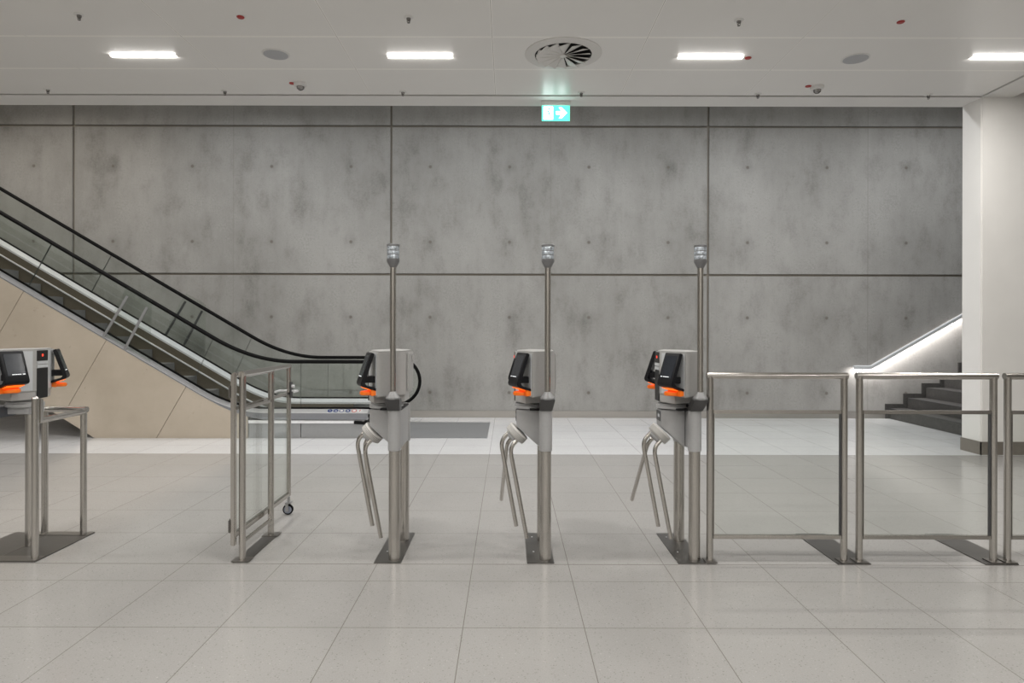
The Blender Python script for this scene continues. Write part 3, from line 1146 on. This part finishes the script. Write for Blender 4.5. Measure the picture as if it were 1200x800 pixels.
def build_barrier():
    w = 0.852
    t = thing('glass_barrier', 'barrier', 'barrier', (0, 0, 0), 'framed glass barriers in a row')
    r = .0212
    ztop = 1.183
    for x in (0, w):
        m = MB()
        m.cyl((x, 0, .008), (x, 0, ztop), r, seg=24)
        m.build('post', 'steel', t)
    m = MB(); m.tube([(-.021, 0, ztop), (w + .021, 0, ztop)], r, 24)
    m.build('top_rail', 'steel_x', t)
    m = MB(); m.box(r - .002, w - r + .002, -.011, .011, .942, .965, .003)
    m.build('middle_rail', 'steel_x', t)
    m = MB(); m.box(r - .002, w - r + .002, -.013, .013, .148, .172, .003)
    m.build('bottom_rail', 'steel_x', t)
    m = MB(); m.box(r + .004, w - r - .004, -.005, .005, .165, .950)
    m.build('glass_pane', 'glass_door', t, label='greenish clear glass pane')
    for x, wd, mt in ((r + .001, .004, 'steel'), (w - r - .0065, .0055, 'dark_grey')):
        m = MB(); m.box(x, x + wd, -.010, .010, .172, .942)
        m.build('glazing_channel', mt, t)
    for x in (0, w):
        m = MB(); m.box(x - .036, x + .036, -.045, .045, 0.006, .013, .001)
        m.build('post_shoe', 'steel_edge', t)
    return t


b0 = build_barrier()
for i, (px, lab) in enumerate(((832.3, 'framed glass barrier whose post stands against the turnstile with both readers in view'),
                               (1007.3, 'framed glass barrier with the dark stairs seen through its glass'),
                               (1181.0, 'framed glass barrier in front of the white portal pillar, cut off by the photo edge'))):
    o = b0 if i == 0 else copy_tree(b0)
    o.location = ((px - 596) / FPX * YG, YG, 0)
    o['label'] = lab
for i, (xa, lab) in enumerate(((2.075, 'dark steel floor plate under the joint of the two barriers between turnstile and stairs'),
                               (3.005, 'dark steel floor plate under the barrier posts beside the white pillar'))):
    m = MB(); m.box(xa, xa + .208, 4.132, 4.742, 0, .006)
    o = m.build('floor_plate', 'steel_dark')
    tag(o, lab, 'floor plate', 'floor plates under the barrier posts')

# ------------------------------------------------------------------ swing gate
gate = thing('swing_gate', 'glazed steel swing gate standing open on a small castor wheel', 'gate', (-1.735, 4.17, 0))
XGt = -1.738
m = MB(); m.box(XGt - .019, XGt + .013, 4.150, 4.180, .100, 1.190, .006)
m.build('hinge_stile', 'steel', gate)
m = MB(); m.tube([(XGt, 4.165, 1.180), (XGt, 5.215, 1.180)], .0175, 16)
m.build('top_rail', 'steel_y', gate)
m = MB(); m.cyl((XGt, 5.20, .158), (XGt, 5.20, 1.18), .0175, seg=20)
m.build('closing_stile', 'steel', gate)
m = MB(); m.box(XGt - .011, XGt + .011, 4.17, 5.19, .955, .976, .003)
m.build('middle_rail', 'steel_y', gate)
m = MB(); m.box(XGt - .013, XGt + .013, 4.17, 5.21, .150, .185, .004)
m.build('bottom_rail', 'steel_y', gate)
m = MB(); m.box(XGt - .005, XGt + .005, 4.185, 5.185, .180, .960)
m.build('glass_pane', 'glass_door', gate, label='greenish clear glass pane')
WAX = Vector((.12, -1, 0)).normalized()
WC = Vector((XGt - .012, 5.225, .0412))
m = MB()
m.cyl((XGt, 5.20, .152), (XGt, 5.20, .100), .010, seg=16)
m.box(XGt - .028, XGt + .014, 5.188, 5.252, .092, .102, .002)
m.box(XGt - .024, XGt, 5.190, 5.195, .030, .098, .002)
m.box(XGt - .024, XGt, 5.247, 5.252, .030, .098, .002)
cf = m.build('castor_fork', 'alu_grey', gate)
m = MB(); m.lathe(WC, [(.020, -.017), (.0325, -.0145), (.0325, .0145), (.020, .017)], 32, WAX)
m.build('castor_wheel', 'wheel_blue', gate, label='grey castor wheel')
m = MB(); m.lathe(WC, [(.033, -.015), (.0385, -.013), (.0410, -.006), (.0410, .006), (.0385, .013), (.033, .015)], 32, WAX)
m.build('castor_tyre', 'rubber', gate, label='black tyre')
for z in (1.075, .225):
    m = MB(); m.cyl((XGt - .022, 4.165, z - .045), (XGt - .022, 4.165, z + .045), .007, seg=14)
    m.box(XGt - .030, XGt - .018, 4.146, 4.180, z - .038, z + .038, .002)
    m.build('hinge', 'chrome_dark', gate)
m = MB()
m.box(XGt + .016, XGt + .024, 5.175, 5.225, .93, 1.055, .003)
lk = m.build('latch_plate', 'dark_grey', gate)
m = MB(); m.tube([(XGt + .02, 5.20, .985), (XGt + .06, 5.20, .985), (XGt + .075, 5.185, .985), (XGt + .075, 5.10, .985)], .008, 12)
m.tube([(XGt - .01, 5.20, .985), (XGt - .06, 5.20, .985), (XGt - .075, 5.185, .985), (XGt - .075, 5.10, .985)], .008, 12)
m.build('lever_handle', 'alu', lk, label='pale metal lever handle')
m = MB(); m.cyl((XGt + .02, 5.20, 1.02), (XGt + .045, 5.20, 1.02), .013, seg=20, bev=.002)
m.build('lock_cylinder', 'alu', lk)

fx = -1.690
gf = thing('gate_frame', 'fixed steel two post frame in front of the open swing gate', 'gate frame', (fx, 4.43, 0))
m = MB(); m.cyl((fx, 4.178, .008), (fx, 4.178, 1.185), .0212, seg=24)
m.build('post', 'steel', gf)
m = MB(); m.cyl((fx, 4.68, .008), (fx, 4.68, 1.185), .0212, seg=24)
m.build('post', 'steel', gf)
m = MB(); m.tube([(fx, 4.158, 1.185), (fx, 4.70, 1.185)], .0212, 24)
m.build('top_rail', 'steel_y', gf)
m = MB(); m.box(fx - .010, fx + .010, 4.19, 4.67, .953, .974, .003)
m.build('middle_rail', 'steel_y', gf)
m = MB(); m.tube([(fx, 4.18, .118), (fx, 4.68, .118)], .0125, 16)
m.build('bottom_rail', 'steel_y', gf)
m = MB(); m.box(fx - .045, fx + .045, 4.139, 4.738, 0.0, .006)
m.build('floor_plate', 'steel_dark', gf, label='dark steel floor plate')
for y in (4.178, 4.69):
    m = MB(); m.box(fx - .056, fx + .056, y - .042, y + .048, .005, .010, .001)
    m.build('post_shoe', 'steel_edge', gf)


# ------------------------------------------------------------------ ceiling fittings
def ceil_xy(px, py):
    y = FPX * hC / (386.0 - py)
    return (px - 596.0) / FPX * y, y


# strip lights: the four in view, and the same rows going on over the hall behind the camera
def build_strip():
    t = thing('ceiling_light', 'light', 'ceiling light', (0, 0, CEIL_Z), 'ceiling strip lights in view')
    L, D = .328, .023
    m = MB()
    for a in ((-L - .012, L + .012, -D - .010, -D), (-L - .012, L + .012, D, D + .010), (-L - .012, -L, -D, D), (L, L + .012, -D, D)):
        m.box(a[0], a[1], a[2], a[3], CEIL_Z - .003, CEIL_Z + .004)
    m.build('frame', 'white_plastic', t)
    m = MB(); m.box(-L, L, -D, D, CEIL_Z - .013, CEIL_Z + .004, .002)
    m.build('diffuser', 'strip_lamp', t, label='glowing white diffuser')
    area_lamp('lamp_light', t, (2 * L, 2 * D), STRIP_POWER, (1.0, 0.972, 0.93), (0, 0, CEIL_Z - .015))
    for sy in (-1, 1):       # the sides of the glowing lens
        area_lamp('lamp_light', t, (2 * L, .012), STRIP_POWER * .022, (1.0, 0.972, 0.93), (0, sy * (D + .002), CEIL_Z - .0085), (R(90) * sy, 0, 0))
    return t


s0 = build_strip()
lx = [ceil_xy(166.3, 65)[0], ceil_xy(491.5, 65.5)[0], ceil_xy(831, 67)[0], ceil_xy(1170, 69)[0]]
LY = ceil_xy(596, 66)[1]
for i, (x, lab) in enumerate(zip(lx, ('ceiling strip light over the escalator side, far from the air vent',
                                      'ceiling strip light between the first grey ceiling speaker and the round air vent',
                                      'ceiling strip light with a small red dot at its end, past the round air vent',
                                      'ceiling strip light cut by the photo edge, next to the white pillar'))):
    o = s0 if i == 0 else copy_tree(s0)
    o.location = (x, LY, CEIL_Z)
    o['label'] = lab
for row in range(1, 5):
    for x in (lx[0] - 2.88, *lx):
        o = copy_tree(s0)
        o.location = (x, LY - 2.95 * row, CEIL_Z)
        o['label'] = 'strip light of the rows over the hall behind the viewer'
        o['group'] = 'ceiling strip lights behind the viewer'
o = copy_tree(s0)
o.location = (lx[0] - 2.88, LY, CEIL_Z)
o['label'] = 'strip light of the rows over the hall behind the viewer'
o['group'] = 'ceiling strip lights behind the viewer'

# long lamps high over the escalator hall (above the portal, out of view)
for x, mt in ((-11.0, 'hall_lamp_warm'), (-7.4, 'hall_lamp_warm'), (-3.8, 'hall_lamp'), (-0.2, 'hall_lamp'), (3.4, 'hall_lamp'), (7.0, 'hall_lamp')):
    t = thing('linear_lamp', 'long linear lamp on the high ceiling of the escalator hall', 'ceiling light', (x, 9.3, HALL_Z), 'linear lamps over the escalator hall')
    m = MB(); m.box(x - 1.52, x + 1.52, 9.18, 9.42, HALL_Z - .03, HALL_Z)
    m.build('frame', 'white_plastic', t)
    m = MB(); m.box(x - 1.5, x + 1.5, 9.2, 9.4, HALL_Z - .045, HALL_Z - .02)
    m.build('diffuser', mt, t)
    area_lamp('lamp_light', t, (3.0, .2), HALL_POWER, (1.0, .93, .85) if 'warm' in mt else (.96, .98, 1.0), (x, 9.3, HALL_Z - .048), spread=150)

# air vent: round swirl diffuser
vx, vy = ceil_xy(659.3, 62.8)
v = thing('air_vent', 'round white swirl air vent with radial blades in the ceiling', 'air vent', (vx, vy, CEIL_Z))
RO, RI = .385, .285
m = MB()
b = bmesh.new()
prof = [(RO, 0.001), (RO, -.006), (RO - .01, -.010), (RI + .015, -.018), (RI, -.016), (RI, .001)]
seg = 64
rings = [[b.verts.new((vx + r * math.cos(2 * PI * k / seg), vy + r * math.sin(2 * PI * k / seg), CEIL_Z + h)) for k in range(seg)] for r, h in prof]
for a, c in zip(rings, rings[1:] + rings[:1]):
    for k in range(seg):
        b.faces.new((a[k], a[(k + 1) % seg], c[(k + 1) % seg], c[k]))
bmesh.ops.recalc_face_normals(b, faces=b.faces)
m._merge(b)
m.build('vent_ring', 'vent_white', v)
m = MB(); m.cyl((vx, vy, CEIL_Z - .0035), (vx, vy, CEIL_Z - .0005), RI + .001, seg=64)
m.build('duct_opening', 'duct_black', v, label='black opening behind the blades')
NBL = 14
for k in range(NBL):
    a0 = 2 * PI * k / NBL
    m = MB()
    b = bmesh.new()
    tw = 2 * PI / NBL * .93
    P0 = [(.03, a0, -.022), (RI - .010, a0, -.042), (RI - .010, a0 + tw, -.004), (.03, a0 + tw, -.008)]
    vv = [b.verts.new((vx + r * math.cos(an), vy + r * math.sin(an), CEIL_Z + h)) for r, an, h in P0]
    ww = [b.verts.new((q.co.x, q.co.y, q.co.z - .006)) for q in vv]
    b.faces.new(vv); b.faces.new(ww[::-1])
    for j in range(4):
        b.faces.new((vv[j], ww[j], ww[(j + 1) % 4], vv[(j + 1) % 4]))
    bmesh.ops.recalc_face_normals(b, faces=b.faces)
    m._merge(b)
    m.build('blade', 'vent_white', v)
m = MB(); m.lathe((vx, vy, CEIL_Z), [(.035, -.004), (.035, -.026), (.02, -.032)], 24)
m.build('vent_hub', 'vent_white', v)

# speakers
def build_speaker():
    t = thing('ceiling_speaker', 'speaker', 'speaker', (0, 0, CEIL_Z), 'ceiling speakers')
    m = MB(); m.lathe((0, 0, CEIL_Z), [(.135, .002), (.135, -.004), (.122, -.008), (.05, -.008)], 40)
    m.build('speaker_ring', 'white_plastic', t)
    m = MB(); m.lathe((0, 0, CEIL_Z), [(.120, -.006), (.118, -.0105), (.03, -.012)], 40)
    m.build('speaker_grille', 'speaker_grille', t, label='grey round grille')
    return t


sp = build_speaker()
for i, (px, py, lab) in enumerate(((322.5, 64, 'round grey ceiling speaker above a white smoke detector, before the air vent'),
                                   (1002, 67.5, 'round grey ceiling speaker near the white pillar'))):
    o = sp if i == 0 else copy_tree(sp)
    x, y = ceil_xy(px, py)
    o.location = (x, y, CEIL_Z)
    o['label'] = lab


def build_detector():
    t = thing('smoke_detector', 'detector', 'smoke detector', (0, 0, CEIL_Z), 'smoke detectors')
    m = MB(); m.lathe((0, 0, CEIL_Z), [(.075, .001), (.075, -.012), (.066, -.034), (.045, -.040)], 32)
    m.build('detector_base', 'white_plastic', t)
    m = MB(); m.lathe((0, 0, CEIL_Z), [(.043, -.039), (.040, -.060), (.020, -.078), (.008, -.082)], 24)
    m.build('sensor_cap', 'chrome_dark', t)
    return t


dt = build_detector()
for i, (px, py, lab) in enumerate(((351.5, 98, 'white smoke detector below the speaker on the escalator side'),
                                   (957, 100.5, 'white smoke detector below the speaker near the white pillar'))):
    o = dt if i == 0 else copy_tree(dt)
    x, y = ceil_xy(px, py)
    o.location = (x, y, CEIL_Z)
    o['label'] = lab


def build_sprinkler():
    t = thing('sprinkler', 'sprinkler', 'sprinkler', (0, 0, CEIL_Z), 'ceiling sprinklers')
    m = MB(); m.lathe((0, 0, CEIL_Z), [(.043, .001), (.043, -.004), (.030, -.010), (.015, -.010)], 28)
    m.build('sprinkler_rose', 'white_plastic', t)
    m = MB(); m.lathe((0, 0, CEIL_Z), [(.020, -.009), (.018, -.024), (.010, -.029), (.010, -.036), (.004, -.038)], 20)
    for s in (-1, 1):
        m.tube([(s * .015, 0, CEIL_Z - .024), (s * .013, 0, CEIL_Z - .040), (s * .003, 0, CEIL_Z - .048)], .0025, 8)
    m.cyl((0, 0, CEIL_Z - .047), (0, 0, CEIL_Z - .050), .013, seg=16)
    m.build('sprinkler_nozzle', 'chrome_dark', t)
    return t


sk = build_sprinkler()
for i, (px, py, lab) in enumerate((
        (92, 18, 'small ceiling sprinkler before the strip light on the escalator side'),
        (478, 20.5, 'small ceiling sprinkler before the strip light next to the air vent'),
        (865, 23, 'small ceiling sprinkler before the strip light with the red dot'),
        (55.5, 105.5, 'sprinkler at the ceiling edge, first of the row above the escalator side'),
        (263, 107, 'sprinkler at the ceiling edge, second of the row from the escalator side'),
        (471.5, 107.5, 'sprinkler at the ceiling edge, third of the row from the escalator side'),
        (680.5, 108, 'sprinkler at the ceiling edge just past the green exit sign'),
        (887.5, 109.5, 'sprinkler at the ceiling edge before the smoke detector near the pillar'),
        (1087.5, 110, 'sprinkler at the ceiling edge closest to the white pillar'))):
    o = sk if i == 0 else copy_tree(sk)
    x, y = ceil_xy(px, py)
    o.location = (x, min(y, YP - .06), CEIL_Z)
    o['label'] = lab
for px, py, lab in ((281, 20.5, 'red indicator disc on the ceiling before the speaker on the escalator side'),
                    (1054.7, 24.5, 'red indicator disc on the ceiling before the speaker near the pillar'),
                    (341.7, 98, 'red indicator disc beside the smoke detector on the escalator side'),
                    (946.5, 100, 'red indicator disc beside the smoke detector near the pillar'),
                    (876, 67, 'red indicator disc at the end of a strip light')):
    x, y = ceil_xy(px, py)
    m = MB(); m.lathe((x, y, CEIL_Z), [(.033, .001), (.033, -.005), (.027, -.010), (.01, -.011)], 24)
    tag(m.build('indicator_disc', 'red_dot'), lab, 'indicator light', 'red indicator discs on the ceiling')

# exit sign hanging under the portal soffit
ex, ey = (650.7 - 596) / FPX * 7.97, 7.97
es = thing('exit_sign', 'lit green and white escape route sign under the portal', 'exit sign', (ex, ey, CEIL_Z))
m = MB(); m.box(ex - .178, ex + .178, ey - .030, ey + .030, CEIL_Z - .052, CEIL_Z, .004)
m.build('sign_housing', 'white_plastic', es)
ZT, ZB = CEIL_Z - .052, CEIL_Z - .237
m = MB(); m.box(ex - .170, ex + .170, ey - .006, ey + .006, ZB, ZT)
pn = m.build('sign_panel', 'sign_green', es, label='glowing green panel')
yf = ey - .0062
m = MB()
m.box(ex - .148, ex - .034, yf - .001, yf + .001, ZB + .016, ZT - .014)                        # the doorway
m.prism([(ex + .005, ZB + .076), (ex + .070, ZB + .076), (ex + .036, ZB + .030), (ex + .070, ZB + .030), (ex + .135, ZB + .096), (ex + .070, ZB + .162), (ex + .036, ZB + .162), (ex + .070, ZB + .116), (ex + .005, ZB + .116)], yf - .001, yf + .001, 'Y')
m.build('sign_symbols', 'sign_white', pn, label='white doorway and arrow')
m = MB()
fy = (yf - .0022, yf - .0008)
b = bmesh.new()
m.lathe((ex - .082, yf - .0008, ZB + .142), [(.0125, 0), (.0125, .0014), (.002, .0014)], 16, (0, -1, 0))
for poly in ([(-.100, .125), (-.082, .128), (-.072, .085), (-.092, .078)],
             [(-.092, .088), (-.074, .086), (-.058, .056), (-.050, .024), (-.062, .022), (-.070, .050)],
             [(-.092, .088), (-.080, .080), (-.104, .052), (-.134, .046), (-.136, .056), (-.110, .062)],
             [(-.084, .126), (-.076, .118), (-.054, .104), (-.050, .112)],
             [(-.098, .126), (-.120, .112), (-.124, .088), (-.116, .088), (-.112, .106), (-.094, .114)]):
    m.prism([(ex + x, ZB + z) for x, z in poly], fy[0], fy[1], 'Y')
m.build('running_figure', 'sign_green', pn, label='green running figure')
